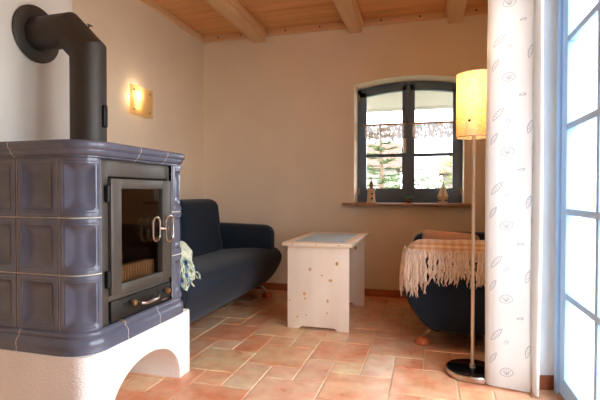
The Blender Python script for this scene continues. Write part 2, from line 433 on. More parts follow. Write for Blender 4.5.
# ------------------------------------------------------------------ arched casement window in the back wall
def arched_window():
    xl, xr, zb, zs, zc = -.632, .276, .812, 1.838, 1.89; Y = 4.10
    xm = (xl+xr)/2
    def top(x): t = (x-xl)/(xr-xl); return zs+(zc-zs)*(1-(2*t-1)**2)
    W = thing('window_1', (xm, Y+.03, zb), 'arched slate blue casement window in the back wall', 'window', kind='structure')
    def ring(m, x0, x1, z0, w, y0, y1, drop, bw=None, side=None):
        """frame following the arch: outer x0..x1,z0..top-drop; width w"""
        bw = bw or w; n = 14
        m.box(x0, x0+w, y0, y1, z0, top(x0)-drop-.0); m.box(x1-w, x1, y0, y1, z0, top(x1)-drop)
        m.box(x0+w, x1-w, y0, y1, z0, z0+bw)
        for i in range(n):
            a, b = x0+(x1-x0)*i/n, x0+(x1-x0)*(i+1)/n
            m.hexa([(a, y0, top(a)-drop-w), (b, y0, top(b)-drop-w), (b, y1, top(b)-drop-w), (a, y1, top(a)-drop-w),
                    (a, y0, top(a)-drop), (b, y0, top(b)-drop), (b, y1, top(b)-drop), (a, y1, top(a)-drop)])
    f = MB(); ring(f, xl, xr, zb, .036, Y+.012, Y+.07, 0, .045)
    f.build('window_frame', M['win'], W, smooth=False)
    for nm, x0, x1 in (('l', xl+.028, xm-.002), ('r', xm+.002, xr-.028)):
        s_ = MB(); ring(s_, x0, x1, zb+.0455, .052, Y, Y+.05, .028, .0815)
        s_.box(x0+.052, x1-.052, Y+.006, Y+.044, 1.222, 1.250)
        so = s_.build('sash', M['win'], W, smooth=False)
        g = MB(); n = 10
        for i in range(n):
            a, b = x0+.04+(x1-x0-.08)*i/n, x0+.04+(x1-x0-.08)*(i+1)/n
            g.add([(a, Y+.026, zb+.11), (b, Y+.026, zb+.11), (b, Y+.026, top(b)-.06), (a, Y+.026, top(a)-.06)], [(0, 1, 2, 3)])
        g.build('pane', M['glass'], so, smooth=False)
    c = MB(); c.box(xm-.018, xm+.018, Y-.014, Y, zb+.06, top(xm)-.04, .004)
    c.build('meeting_rail', M['win'], W)
    h = MB(); h.box(-.222, -.196, Y-.012, Y, 1.27, 1.385, .003); h.tube([(-.209, Y-.012, 1.365), (-.209, Y-.04, 1.365)], .008, 8)
    h.box(-.218, -.200, Y-.05, Y-.034, 1.25, 1.375, .005)
    tag(h.build('window_handle', M['handle_paint'], W), 'silver window handle')
    for x, z in ((xl+.006, 1.735), (xl+.006, .885), (xr-.006, 1.735), (xr-.006, .885)):
        hh = MB(); hh.lathe([(.004, -.008), (.008, -.004), (.008, .026), (.008, .030), (.008, .06), (.004, .064)], (x, Y+.0, z), 10)
        hh.box(x-.012, x+.014, Y-.003, Y+.004, z-.002, z+.056, .001)
        hh.build('hinge', M['brass'], W)
    # granite sill board
    s_ = MB(); s_.box(-.725, .355, 3.84, D, .785, .812, .004); s_.box(xl, xr, D-.001, Y+.02, .785, .812)
    tag(s_.build('window_sill', M['sill']), 'brown granite window sill', 'sill', kind='structure')
arched_window()

def cafe_curtain(x0, x1, label):
    Y = 4.088; t = thing('lace_valance', ((x0+x1)/2, Y, 1.37), label, 'curtain', 'lace valances in the arched window')
    r = MB(); r.tube([(x0-.02, Y-.004, 1.512), (x1+.02, Y-.004, 1.512)], .009, 8); r.tube([(x0-.02, Y, 1.512), (x0-.02, Y+.013, 1.512)], .004, 6); r.tube([(x1+.02, Y, 1.512), (x1+.02, Y+.013, 1.512)], .004, 6)
    r.build('curtain_rod', M['brass'], t)
    L = x1-x0; n = 60
    def fn(u, v):
        sc = abs(((u*5) % 1)-.5)*2
        bot = 1.365+.035*sc
        return (x0+L*u, Y-.006+.005*math.sin(u*60), 1.518+(bot-1.518)*v)
    m = MB(); m.grid(fn, n, 8); m.build('lace', M['lace'], t)
cafe_curtain(-.56, -.215, 'scalloped white lace valance across left casement of arched window')
cafe_curtain(-.145, .195, 'scalloped white lace valance across right casement beside the floor lamp')

# ornaments on the sill
def sill_things():
    zt = .812
    t = thing('lighthouse_ornament', (-.489, 3.965, zt), 'little wooden lighthouse ornament at left end of the window sill', 'ornament')
    m = MB(); m.lathe([(.042, 0), (.042, .012), (.036, .014), (.031, .10), (.033, .105)], (-.489, 3.965, zt), 8); m.build('tower', M['yarn_w'], t)
    m = MB(); m.lathe([(.036, .105), (.042, .11), (.042, .118), (.022, .12)], (-.489, 3.965, zt), 12); m.build('gallery', M['yarn_w'], t)
    m = MB(); m.lathe([(.015, .12), (.015, .148), (.021, .152), (.021, .158), (.017, .160), (.013, .178), (.004, .19), (.004, .212), (.001, .214)], (-.489, 3.965, zt), 10); m.build('lantern', M['orn_brown'], t)
    for z in (.028, .070):
        m = MB(); m.box(-.484, -.471, 3.965-.0405, 3.965-.028, zt+z, zt+z+.017, .002); m.build('window_hole', M['black_steel'], t)
    c = (-.172, 3.965, zt)
    t = thing('sill_ornament', c, 'tiny teal and brown ornament in the middle of the window sill', 'ornament')
    m = MB(); m.soft(c[0]-.028, c[0]+.028, c[1]-.022, c[1]+.022, zt, zt+.038, .016, 5); m.build('base', M['orn_dark'], t)
    m = MB(); m.prism([(c[0]-.04, zt+.066), (c[0]-.036, zt+.04), (c[0]+.036, zt+.036), (c[0]+.042, zt+.066), (c[0]+.02, zt+.056), (c[0]-.02, zt+.056)], 'y', c[1]-.014, c[1]+.014, bev=.003); m.build('top', M['orn_teal'], t)
    c = (.112, 3.965, zt)
    t = thing('sailboat_ornament', c, 'small wooden model sailboat at right end of the window sill', 'ornament')
    m = MB(); m.box(c[0]-.038, c[0]+.038, c[1]-.016, c[1]+.016, zt, zt+.014, .003); m.tube([(c[0], c[1], zt+.012), (c[0], c[1], zt+.03)], .008, 8); m.build('stand', M['yarn_w'], t)
    m = MB()
    def hull(u, v):
        x = (u*2-1); w = .02*(1-abs(x)**2.4)*(math.sin(v*PI*.5)); zz = zt+.024+.034*v+.006*x*x
        return (c[0]+.048*x*(.75+.25*v), c[1]+w, zz)
    m.grid(hull, 16, 6)
    m.grid(lambda u, v: tuple((p := hull(u, v))[:1])+(2*c[1]-p[1], p[2]), 16, 6)
    m.grid(lambda u, v: ((p := hull(u, 1))[0], c[1]+(p[1]-c[1])*(2*v-1), p[2]-.002), 16, 2)
    m.build('hull', M['yarn_w'], t)
    m = MB(); m.tube([(c[0]+.004, c[1], zt+.045), (c[0]+.004, c[1], zt+.185)], .0025, 6); m.build('mast', M['orn_brown'], t)
    m = MB()
    for pts in (((c[0]-.001, .060), (c[0]-.042, .058), (c[0]-.001, .182)), ((c[0]+.007, .060), (c[0]+.045, .058), (c[0]+.007, .172))):
        a, b, d = pts
        m.prism([(a[0], zt+a[1]), (b[0], zt+b[1]), (d[0], zt+d[1])], 'y', c[1]-.0015, c[1]+.0015)
    m.build('sail', M['sail'], t)
M['yarn_w'] = mat('driftwood', (228, 202, 168), .7, var=.15, scale=40)
M['orn_brown'] = mat('dark_driftwood', (140, 104, 74), .7, var=.2, scale=40)
M['orn_dark'] = mat('mottled_brown', (92, 62, 52), .6, var=.4, scale=80)
M['orn_teal'] = mat('teal_paint', (70, 130, 122), .5, var=.15, scale=60)
M['sail'] = mat('natural_sailcloth', (246, 238, 224), .8)
sill_things()

# ------------------------------------------------------------------ garden door
def garden_door():
    W = thing('door_1', (XN+.03, 1.33, 0), 'light blue glazed double garden door in the right wall', 'door', kind='structure')
    f = MB(); f.box(XN-.012, XN+.07, 2.205, 2.255, 0, 2.07, .004); f.box(XN-.012, XN+.07, .40, .45, 0, 2.07, .004); f.box(XN-.012, XN+.07, .45, 2.205, 2.02, 2.07, .004)
    f.build('door_frame', M['door'], W)
    th = MB(); th.box(XN-.01, XN+.3, .45, 2.205, 0, .018, .003); th.build('threshold', M['sill'], W)
    for a, b in ((1.332, 2.203), (.452, 1.326)):
        s_ = MB(); X0, X1 = XN-.004, XN+.046
        s_.box(X0, X1, b-.075, b, .022, 2.018, .006); s_.box(X0, X1, a, a+.075, .022, 2.018, .006)
        s_.box(X0, X1, a+.075, b-.075, .022, .105, .004); s_.box(X0, X1, a+.075, b-.075, 1.93, 2.018, .004)
        for z in (.46, .82, 1.18, 1.55): s_.box(X0+.004, X1-.004, a+.07, b-.07, z-.014, z+.014, .005)
        ym = (a+b)/2+.012*(1 if a > 1 else -1); s_.box(X0+.005, X1-.005, ym-.014, ym+.014, .10, 1.94, .005)
        so = s_.build('door_leaf', M['door'], W)
        g = MB(); g.add([(XN+.02, a+.07, .09), (XN+.02, b-.07, .09), (XN+.02, b-.07, 1.95), (XN+.02, a+.07, 1.95)], [(0, 1, 2, 3)])
        g.build('pane', M['glass'], so, smooth=False)
    h = MB(); h.box(XN-.016, XN-.004, 1.355, 1.385, .95, 1.17, .004); h.tube([(XN-.01, 1.37, 1.10), (XN-.055, 1.37, 1.10), (XN-.058, 1.385, 1.10), (XN-.058, 1.48, 1.10)], .009, 8)
    h.build('door_handle', M['nickel'], W)
garden_door()

# ------------------------------------------------------------------ tiled stove
def plan_path(xf, yn, yf, r, xb=XBR, n=10):
    """plan outline from the wall along the near side, round the corner, the front, the far side back to the wall"""
    pts = [(xb, yn), (xf-r, yn)]
    for i in range(1, n+1):
        a = -PI/2 + PI/2*i/n; pts.append((xf-r+r*math.cos(a), yn+r+r*math.sin(a)))
    for i in range(0, n+1):
        a = PI/2*i/n; pts.append((xf-r+r*math.cos(a), yf-r+r*math.sin(a)))
    pts.append((xb, yf)); return pts
def resample(pts, step):
    out = []
    for (a, b) in zip(pts[:-1], pts[1:]):
        L = math.dist(a, b); n = max(1, round(L/step))
        for i in range(n): out.append((a[0]+(b[0]-a[0])*i/n, a[1]+(b[1]-a[1])*i/n))
    out.append(pts[-1]); return out
def normals2(pts):
    ns = []
    for i in range(len(pts)):
        a = pts[max(i-1, 0)]; b = pts[min(i+1, len(pts)-1)]
        dx, dy = b[0]-a[0], b[1]-a[1]; L = math.hypot(dx, dy); ns.append((dy/L, -dx/L))
    return ns

def stove():
    XS, YN, YF, R = -1.175, 1.315, 1.972, .085
    T = thing('tiled_stove', (-1.45, 1.64, 0), 'blue grey tiled stove on a white plaster base with glass fire door', 'stove')
    # plaster base with an arched wood niche
    yn, yf = 1.285, 2.0; out = [(yn, 0)]
    ac, aw, ah = 1.662, .245, .207
    out.append((ac-aw, 0))
    for i in range(1, 24):
        a = PI-PI*i/24; out.append((ac+aw*math.cos(a), ah*math.sin(a)**.85))
    out += [(ac+aw, 0), (yf, 0), (yf, .314), (yn, .314)]
    bm = bmesh.new(); A = [bm.verts.new((XBR, u, v)) for u, v in out]; B = [bm.verts.new((-1.152, u, v)) for u, v in out]
    n = len(A); bm.faces.new(A[::-1]); bm.faces.new(B)
    for i in range(n): bm.faces.new((A[i], A[(i+1) % n], B[(i+1) % n], B[i]))
    bmesh.ops.recalc_face_normals(bm, faces=bm.faces[:])
    ed = [e for e in bm.edges if all(v.co.x > -1.16 for v in e.verts) and abs(e.verts[0].co.y-e.verts[1].co.y) < 1e-5 and (e.verts[0].co.y < 1.29)]
    bmesh.ops.bevel(bm, geom=ed, offset=.055, segments=5, profile=.5, affect='EDGES')
    ed = [e for e in bm.edges if all(v.co.x > -1.16 for v in e.verts) and len(e.link_faces) == 2 and e.calc_face_angle(0) > 1.0]
    bmesh.ops.bevel(bm, geom=ed, offset=.007, segments=2, profile=.5, affect='EDGES')
    m = MB(); m.bm(bm); m.build('plaster_base', M['stove_plaster'], T, angle=35)

    # tiled body: rows of dished tiles with raised rims and pale joints
    zc = [.382, .597, .807, 1.034]
    def prof(d, g=.0022):
        if d < g: return -.004
        if d < g+.003: return -.004+.004*(d-g)/.003
        if d < .018: return .0
        if d < .021: return -.003*(d-.018)/.003
        if d < .027: return -.003
        if d < .030: return -.003-.003*(d-.027)/.003
        t = min(1, (d-.030)/.036); t = 1-(1-t)**2
        return -.006-.017*t
    def ticks(L):
        base = [0, .0022, .0024, .0052, .012, .018, .021, .027, .030, .034, .038, .042, .047, .053, .06, .066]
        half = [b for b in base if b < L/2-.002]; k = 5
        mid = [half[-1]+(L-2*half[-1])*i/k for i in range(1, k)]
        return half+mid+[L-b for b in reversed(half)]
    def ribbon(mb, pos, cells):
        """pos(s)->(x,y,nx,ny); cells: list of (s0,s1)"""
        for (s0, s1) in cells:
            for z0, z1 in zip(zc[:-1], zc[1:]):
                A, Bz = ticks(s1-s0), ticks(z1-z0); W, Hh = s1-s0, z1-z0
                vs = []; gr = []
                for b in Bz:
                    for a in A:
                        da, db = min(a, W-a), min(b, Hh-b)
                        k = .007
                        d = min(da, db)
                        if da < .075 and db < .075 and d > .02:   # rounded inner corners
                            e = max(k*2-abs(da-db), 0)/(k*2); d -= e*e*k*.5
                        x, y, nx, ny = pos(s0+a); o = prof(d)
                        vs.append((x+nx*o, y+ny*o, z0+b)); gr.append(min(da, db) < .0023)
                w = len(A); fs0, fs1 = [], []
                for j in range(len(Bz)-1):
                    for i in range(w-1):
                        q = (j*w+i, j*w+i+1, (j+1)*w+i+1, (j+1)*w+i)
                        (fs1 if (gr[q[0]] and gr[q[1]] and gr[q[2]] and gr[q[3]]) else fs0).append(q)
                mb.add(vs, fs0, 0); o = len(mb.v)-len(vs)
                for f in fs1: mb.f.append(tuple(o+i for i in f)); mb.m.append(1)
    arc = R*PI/2
    def near(s):      # s runs from the wall end toward the door frame
        L = (XS-R)-XBR
        if s < L: return (XBR+s, YN, 0, -1)
        a = -PI/2+min((s-L)/R, PI/2); e = max(0, s-L-arc)
        return (XS-R+R*math.cos(a), YN+R+R*math.sin(a)+e, math.cos(a), math.sin(a))
    def far(s):       # from the door frame round the far corner to the wall
        y0 = 1.880; R = .045; YF = 1.993; L0 = YF-R-y0
        if s < L0: return (XS, y0+s, 1, 0)
        s -= L0; arc = R*PI/2
        if s < arc: a = s/R; return (XS-R+R*math.cos(a), YF-R+R*math.sin(a), math.cos(a), math.sin(a))
        return (XS-R-(s-arc), YF, 0, 1)
    L = (XS-R)-XBR
    mb = MB()
    ribbon(mb, near, [(0, L-.033-.388), (L-.033-.388, L-.033-.194), (L-.033-.194, L-.033), (L-.033, L+arc+.003)])
    mb.build('tiled_side', [M['glaze'], M['mortar']], T, angle=30); mb = MB()
    Lf = (1.993-.045-1.880)+.045*PI/2
    ribbon(mb, far, [(0, Lf), (Lf, Lf+.194), (Lf+.194, Lf+.388), (Lf+.388, Lf+L)])
    mb.build('tiled_back_side', [M['glaze'], M['mortar']], T, angle=30)

    # mouldings
    def moulding(name, prof_, joints, cap=None):
        pts = resample(plan_path(XS, YN, YF+.012, R), .03); ns = normals2(pts)
        # insert thin joints
        S = [0]
        for a, b in zip(pts[:-1], pts[1:]): S.append(S[-1]+math.dist(a, b))
        def at(s):
            for i in range(len(S)-1):
                if S[i+1] >= s-1e-9:
                    t = (s-S[i])/(S[i+1]-S[i]); p = tuple(pts[i][k]+(pts[i+1][k]-pts[i][k])*t for k in (0, 1)); q = tuple(ns[i][k]+(ns[i+1][k]-ns[i][k])*t for k in (0, 1)); return p, q
            return pts[-1], ns[-1]
        ss = sorted(S + [j+e for j in joints for e in (-.0011, .0011)])
        m = MB(); vs = []
        for s in ss:
            p, q = at(s)
            for o, z in prof_: vs.append((p[0]+q[0]*o, p[1]+q[1]*o, z))
        w = len(prof_); f0, f1 = [], []
        for i in range(len(ss)-1):
            mid = (ss[i]+ss[i+1])/2
            J = any(abs(mid-j) < .001 for j in joints)
            for k in range(w-1): (f1 if J else f0).append((i*w+k, (i+1)*w+k, (i+1)*w+k+1, i*w+k+1))
        m.add(vs, f0, 0); m.add(vs, f1, 1)
        if cap is not None:
            p2 = plan_path(XS, YN, YF+.012, R); n2 = normals2(p2); o, z = prof_[cap]
            m.add([(p[0]+q[0]*o, p[1]+q[1]*o, z) for p, q in zip(p2, n2)], [tuple(range(len(p2)))], 0)
        m.build(name, [M['glaze'], M['mortar']], T, angle=50)
    Lw = L
    moulding('base_moulding', [(0, .392), (.006, .391), (.013, .386), (.016, .379), (.013, .372), (.017, .368), (.024, .362), (.028, .352), (.029, .34), (.026, .328), (.028, .322), (.028, .316), (.022, .311), (-.02, .311)],
             [.30-.02, Lw+arc+.115, Lw+arc+.335])
    moulding('cornice', [(-.01, 1.026), (.004, 1.027), (.009, 1.030), (.009, 1.034), (.014, 1.035), (.022, 1.041), (.027, 1.050), (.027, 1.056), (.034, 1.061), (.038, 1.068), (.038, 1.078), (.034, 1.085), (.026, 1.088)],
             [.26, Lw+arc+.19, Lw+arc+.385], cap=12)

    # fire door set
    fr = MB(); XA = XS-.028
    y0, y1, z0, z1 = 1.404, 1.879, .352, 1.032
    fr.box(XA-.03, XA+.012, y0, 1.455, z0, z1, .003); fr.box(XA-.03, XA+.012, 1.862, y1, z0, z1, .003)
    fr.box(XA-.03, XA+.012, 1.455, 1.862, .962, z1, .003); fr.box(XA-.03, XA+.012, 1.455, 1.862, z0, .400, .003); fr.box(XA-.03, XA+.012, 1.455, 1.862, .474, .506, .002)
    fr.box(XA-.005, XA+.036, y0+.008, y1+.012, z0-.002, z0+.008, .002)
    fr.build('stove_frame', M['steel'], T)
    dr = MB(); X0, X1 = XA+.004, XA+.026
    a, b, c, d = 1.456, 1.872, .497, .955; ga, gb, gc, gd = 1.518, 1.803, .535, .915
    dr.box(X0, X1, a, ga, c, d, .004); dr.box(X0, X1, gb, b, c, d, .004); dr.box(X0, X1, ga-.004, gb+.004, c, gc, .004); dr.box(X0, X1, ga-.004, gb+.004, gd, d, .004)
    do = dr.build('fire_door', M['steel'], T)
    g = MB(); g.box(X0+.004, X0+.010, ga-.003, gb+.003, gc-.003, gd+.003); g.build('glass', M['oven_glass'], do, smooth=False)
    for z in (.895, .565):
        h = MB(); h.lathe([(.006, -.034), (.010, -.030), (.010, -.001), (.0085, 0), (.010, .001), (.010, .030), (.006, .034)], (X1-.004, 1.440, z), 12); h.build('hinge', M['black_steel'], do)
    def loop(x, y, z, h, w, r):
        pts = []
        rr = w/2
        for i in range(9): a_ = PI*i/8; pts.append((x+.012*math.sin(a_)*0, y+rr*math.cos(a_), z+h/2-rr+rr*math.sin(a_)))
        for i in range(9): a_ = PI+PI*i/8; pts.append((x, y+rr*math.cos(a_), z-h/2+rr+rr*math.sin(a_)))
        pts.append(pts[0]); return pts
    h = MB()
    xh = X1+.028
    h.tube(loop(xh-.01, 1.728, .738, .105, .052, .004), .005, 8); h.tube(loop(xh+.004, 1.810, .735, .118, .060, .004), .005, 8)
    h.tube([(X1-.004, 1.790, .735), (xh+.008, 1.790, .735)], .011, 10); h.tube([(xh-.01, 1.752, .738), (xh+.004, 1.784, .736)], .006, 8)
    tag(h.build('door_handle', M['nickel'], do), 'polished double loop handle')
    # ash drawer with its knobs and handle
    ad = MB(); ad.box(XA+.004, XA+.022, 1.458, 1.872, .388, .474, .003)
    ao = ad.build('ash_drawer', M['black_steel2'], T)
    for y, z in ((1.571, .448), (1.817, .446)):
        s_ = MB(); s_.box(XA+.021, XA+.0225, y-.045, y+.012, z-.008, z+.008); s_.build('slot', M['slot'], ao)
        k = MB(); k.lathe([(.005, 0), (.005, .012), (.013, .014), (.014, .022), (.010, .03), (.002, .032)], (XA+.022, y, z), 14, axis='x'); k.build('knob', M['brass'], ao)
    k = MB(); k.lathe([(.005, 0), (.005, .012), (.013, .014), (.014, .022), (.010, .03), (.002, .032)], (XA+.010, 1.508, .382), 14, axis='x'); k.build('air_knob', M['brass'], T)
    h = MB(); h.tube([(XA+.02, 1.615, .438), (XA+.045, 1.62, .434), (XA+.052, 1.64, .431), (XA+.052, 1.72, .431), (XA+.045, 1.74, .434), (XA+.02, 1.745, .438)], .0075, 10); h.build('drawer_handle', M['nickel'], ao)
    pl = MB(); pl.box(XA+.0215, XA+.023, 1.80, 1.842, .401, .407); pl.build('maker_plate', M['nickel'], ao)
    # firebox and grate seen through the glass
    fb = MB(); xi0, xi1 = XS-.40, XS-.036
    fb.box(xi0-.02, xi0, 1.44, 1.88, .47, 1.0); fb.box(xi0, xi1, 1.44, 1.46, .47, 1.0); fb.box(xi0, xi1, 1.85, 1.87, .47, 1.0); fb.box(xi0, xi1, 1.44, 1.87, .47, .49); fb.box(xi0, xi1, 1.44, 1.87, .96, 1.0)
    fb.build('firebox', M['dark_brick'], T, smooth=False)
    gr = MB(); xg = XS-.082
    gr.box(xg-.03, xg-.012, 1.58, 1.835, .492, .560, .003)
    for i in range(14):
        y = 1.582+i*.0183; gr.box(xg-.034, xg+.016, y, y+.009, .50, .588, .003)
    gr.build('log_grate', M['grate'], T)
M['black_steel2'] = mat('black_drawer_steel', (58, 54, 50), .4, .7, var=.1)
M['slot'] = mat('dark_slot', (12, 10, 9), .9)
stove()

def flue():
    px, py, r = -1.452, 1.652, .075
    T = thing('stove_pipe', (px, py, 1.088), 'dark grey stove pipe bending from stove top into chimney breast', 'pipe')
    zh = 1.636
    m = MB(); m.tube([(px, py, 1.087), (px, py, 1.495)], r, 36); m.tube([(px, py, 1.087), (px, py, 1.098)], r+.003, 36); m.build('flue_tube', M['pipe'], T, angle=30)
    # mitred elbow: vertical -> 45 degrees -> horizontal
    def ring(c, n, k=36):
        """intersection ring of tube on mitre plane through c with normal n, around axis dir a"""
        return c, n
    pA, pB = Vector((px, py, 1.535)), Vector((px-.101, py, 1.636))
    k = 36; rings = []
    def cyl_ring(pt, axis, plane_n):
        axis = axis.normalized(); u = Vector((0, 1, 0)); v = axis.cross(u)
        out = []
        for i in range(k):
            a = 2*PI*i/k; p = pt+u*(r*math.cos(a))+v*(r*math.sin(a))
            t = (pt-p).dot(plane_n)/axis.dot(plane_n); out.append(p+axis*t)
        return out
    up = Vector((0, 0, 1)); dg = Vector((-1, 0, 1)).normalized(); lf = Vector((-1, 0, 0))
    e = MB()
    rs = [cyl_ring(Vector((px, py, 1.49)), up, up), cyl_ring(Vector((px, py, 1.522)), up, (up+dg).normalized())]
    pm = Vector((px, py, 1.522)); pn = pm+dg*.146
    rs.append(cyl_ring(pn, dg, (dg+lf).normalized())); pz = pn.z
    rs.append(cyl_ring(Vector((px-.19, py, pz)), lf, lf))
    # start angle consistency: v flips smoothly as axis turns about y, fine
    vs = [p for q in rs for p in q]
    e.add(vs, [(i*k+j, i*k+(j+1) % k, (i+1)*k+(j+1) % k, (i+1)*k+j) for i in range(len(rs)-1) for j in range(k)])
    sc = pm+dg*.075+Vector((1, 0, 1)).normalized()*(r-.004); so = sc+Vector((1, 0, 1)).normalized()*.018; e.tube([sc, so], .004, 6); e.tube([so+Vector((-.009, -.006, .004)), so+Vector((.009, .006, -.004))], .003, 6)
    e.build('elbow', M['pipe'], T, angle=25)
    h = MB(); h.tube([(px-.185, py, pz), (XBR+.002, py, pz)], r-.001, 36); h.build('wall_tube', M['pipe'], T, angle=30)
    ro = MB(); ro.lathe([(r, .004), (.122, .002), (.128, .006), (.128, .011), (.122, .014), (r, .016)], (XBR, py, pz), 44, axis='x'); ro.build('wall_rosette', M['pipe'], T, angle=30)
    d = MB(); a = math.radians(6); cx, cy = px+r*math.cos(a), py+r*math.sin(a)
    d.soft(cx-.004, cx+.013, cy-.013, cy+.013, 1.185, 1.285, (.006, .008, .010), 5)
    d.lathe([(.006, 0), (.006, .02)], (cx-.012, cy-.004, 1.235), 10, axis='x')
    d.build('damper_handle', M['black_steel'], T)
flue()

# ------------------------------------------------------------------ seating
def sofa_parts(T, ox, sgn, y0, y1, depth, arm=.2, backs=1, arm_in=.05, arm_z=.635):
    """ox: back plane x, sgn: +1 faces +x; seat y0..y1"""
    def X(u): return ox+sgn*u
    n = 34
    # seat: curved section, rolled front, rounded ends
    sec = []
    ctrl = [(.16, .12), (.45, .095), (depth-.20, .098), (depth-.142, .115), (depth-.078, .18), (depth-.025, .265), (depth, .335), (depth-.008, .378), (depth-.05, .418), (depth-.15, .435), (depth-.35, .425), (.25, .40), (.16, .38)]
    # catmull-rom closed
    P = ctrl; N = len(P)
    for i in range(N):
        p0, p1, p2, p3 = P[i-1], P[i], P[(i+1) % N], P[(i+2) % N]
        for k in range(4):
            t = k/4
            sec.append(tuple(.5*((2*p1[q])+(-p0[q]+p2[q])*t+(2*p0[q]-5*p1[q]+4*p2[q]-p3[q])*t*t+(-p0[q]+3*p1[q]-3*p2[q]+p3[q])*t**3) for q in (0, 1)))
    cu = sum(p[0] for p in sec)/len(sec); cz = .27
    m = MB(); vs = []; yy = []
    ends = [(0, .80), (.004, .88), (.014, .94), (.03, .975), (.055, .993), (.09, 1.)]
    L = y1-y0
    st = [(e, s_) for e, s_ in ends]+[(L*.3, 1.), (L*.5, 1.), (L*.7, 1.)]+[(L-e, s_) for e, s_ in reversed(ends)]
    for y, s_ in st:
        for u, z in sec: vs.append((X(cu+(u-cu)*(1-(1-s_)*.45)), y0+y, cz+(z-cz)*s_))
    w = len(sec)
    fs = [(i*w+k, i*w+(k+1) % w, (i+1)*w+(k+1) % w, (i+1)*w+k) for i in range(len(st)-1) for k in range(w)]
    fs += [tuple(range(w))[::-1], tuple((len(st)-1)*w+k for k in range(w))]
    if sgn < 0: fs = [f[::-1] for f in fs]
    m.add(vs, fs); seat = m.build('seat', M['sofa'], T, angle=60)
    for yv in (.03, L-.03):
        p = MB(); s_ = .975; p.tube([(X(cu+(u-cu)*(1-(1-s_)*.45)), y0+yv, cz+(z-cz)*s_) for u, z in sec[8:40]], .0045, 6); p.build('piping', M['seam'], seat)
    # arms
    for ya, inn in ((y0+.01, arm_in+(.03 if sgn > 0 else 0)), (y1-arm-.01, arm_in)):
        def warp(v):
            u = (v.x-ox)*sgn
            v.z += -.03*max(0, u-.2)*.8
            if v.z > .5: v.y += .012*math.sin((v.z-.5)*8)
            return v
        a = MB(); xa, xb = sorted((X(.06), X(depth-inn)))
        a.soft(xa, xb, ya, ya+arm, .30, arm_z, (.085, .07, .085), 12, warp=warp); a.build('armrest', M['sofa'], T, angle=180)
    # back with cushions
    yb0, yb1 = y0+arm-.005, y1-arm+.005; k = (yb1-yb0)/backs
    fr = MB(); xa, xb = sorted((X(.02), X(.17))); fr.soft(xa, xb, y0+.10, y1-.10, .14, .70, .05, 8); fr.build('back_frame', M['sofa'], T, angle=180)
    for i in range(backs):
        def warp(v):
            u = (v.x-ox)*sgn
            t = (v.z-.38)/.46
            uu = u - .05*t + .03*math.exp(-((t-.35)/.16)**2)*0
            if u > .26: uu -= .022*math.exp(-((v.z-.56)/.022)**2)      # crease across the cushion
            v.x = ox+sgn*uu; return v
        b = MB(); xa, xb = sorted((X(.14), X(.40))); b.soft(xa, xb, yb0+i*k+.003, yb0+(i+1)*k-.003, .36, .845, (.08, .06, .07), 16, warp=warp)
        b.build('back_cushion', M['sofa'], T, angle=180)
    # feet: metal strut running into a half ball of orange wood
    for yv in (y0+.10, y1-.10):
        for u_top, u_bot in ((depth-.20, depth-.105), (.22, .12)):
            f = MB(); f.lathe([(.043, 0), (.045, .004), (.043, .018), (.034, .034), (.018, .043), (.002, .045)], (X(u_bot), yv, .0), 20)
            fo = f.build('foot', M['orange_wood'], T)
            s_ = MB(); d = (X(u_top)-X(u_bot))
            s_.hexa([(X(u_bot)-.004, yv-.016, .036), (X(u_bot)+.012*sgn, yv-.016, .036), (X(u_bot)+.012*sgn, yv+.016, .036), (X(u_bot)-.004, yv+.016, .036),
                     (X(u_top)-.008, yv-.02, .125), (X(u_top)+.02*sgn, yv-.02, .125), (X(u_top)+.02*sgn, yv+.02, .125), (X(u_top)-.008, yv+.02, .125)])
            s_.build('strut', M['nickel'], fo, smooth=False)

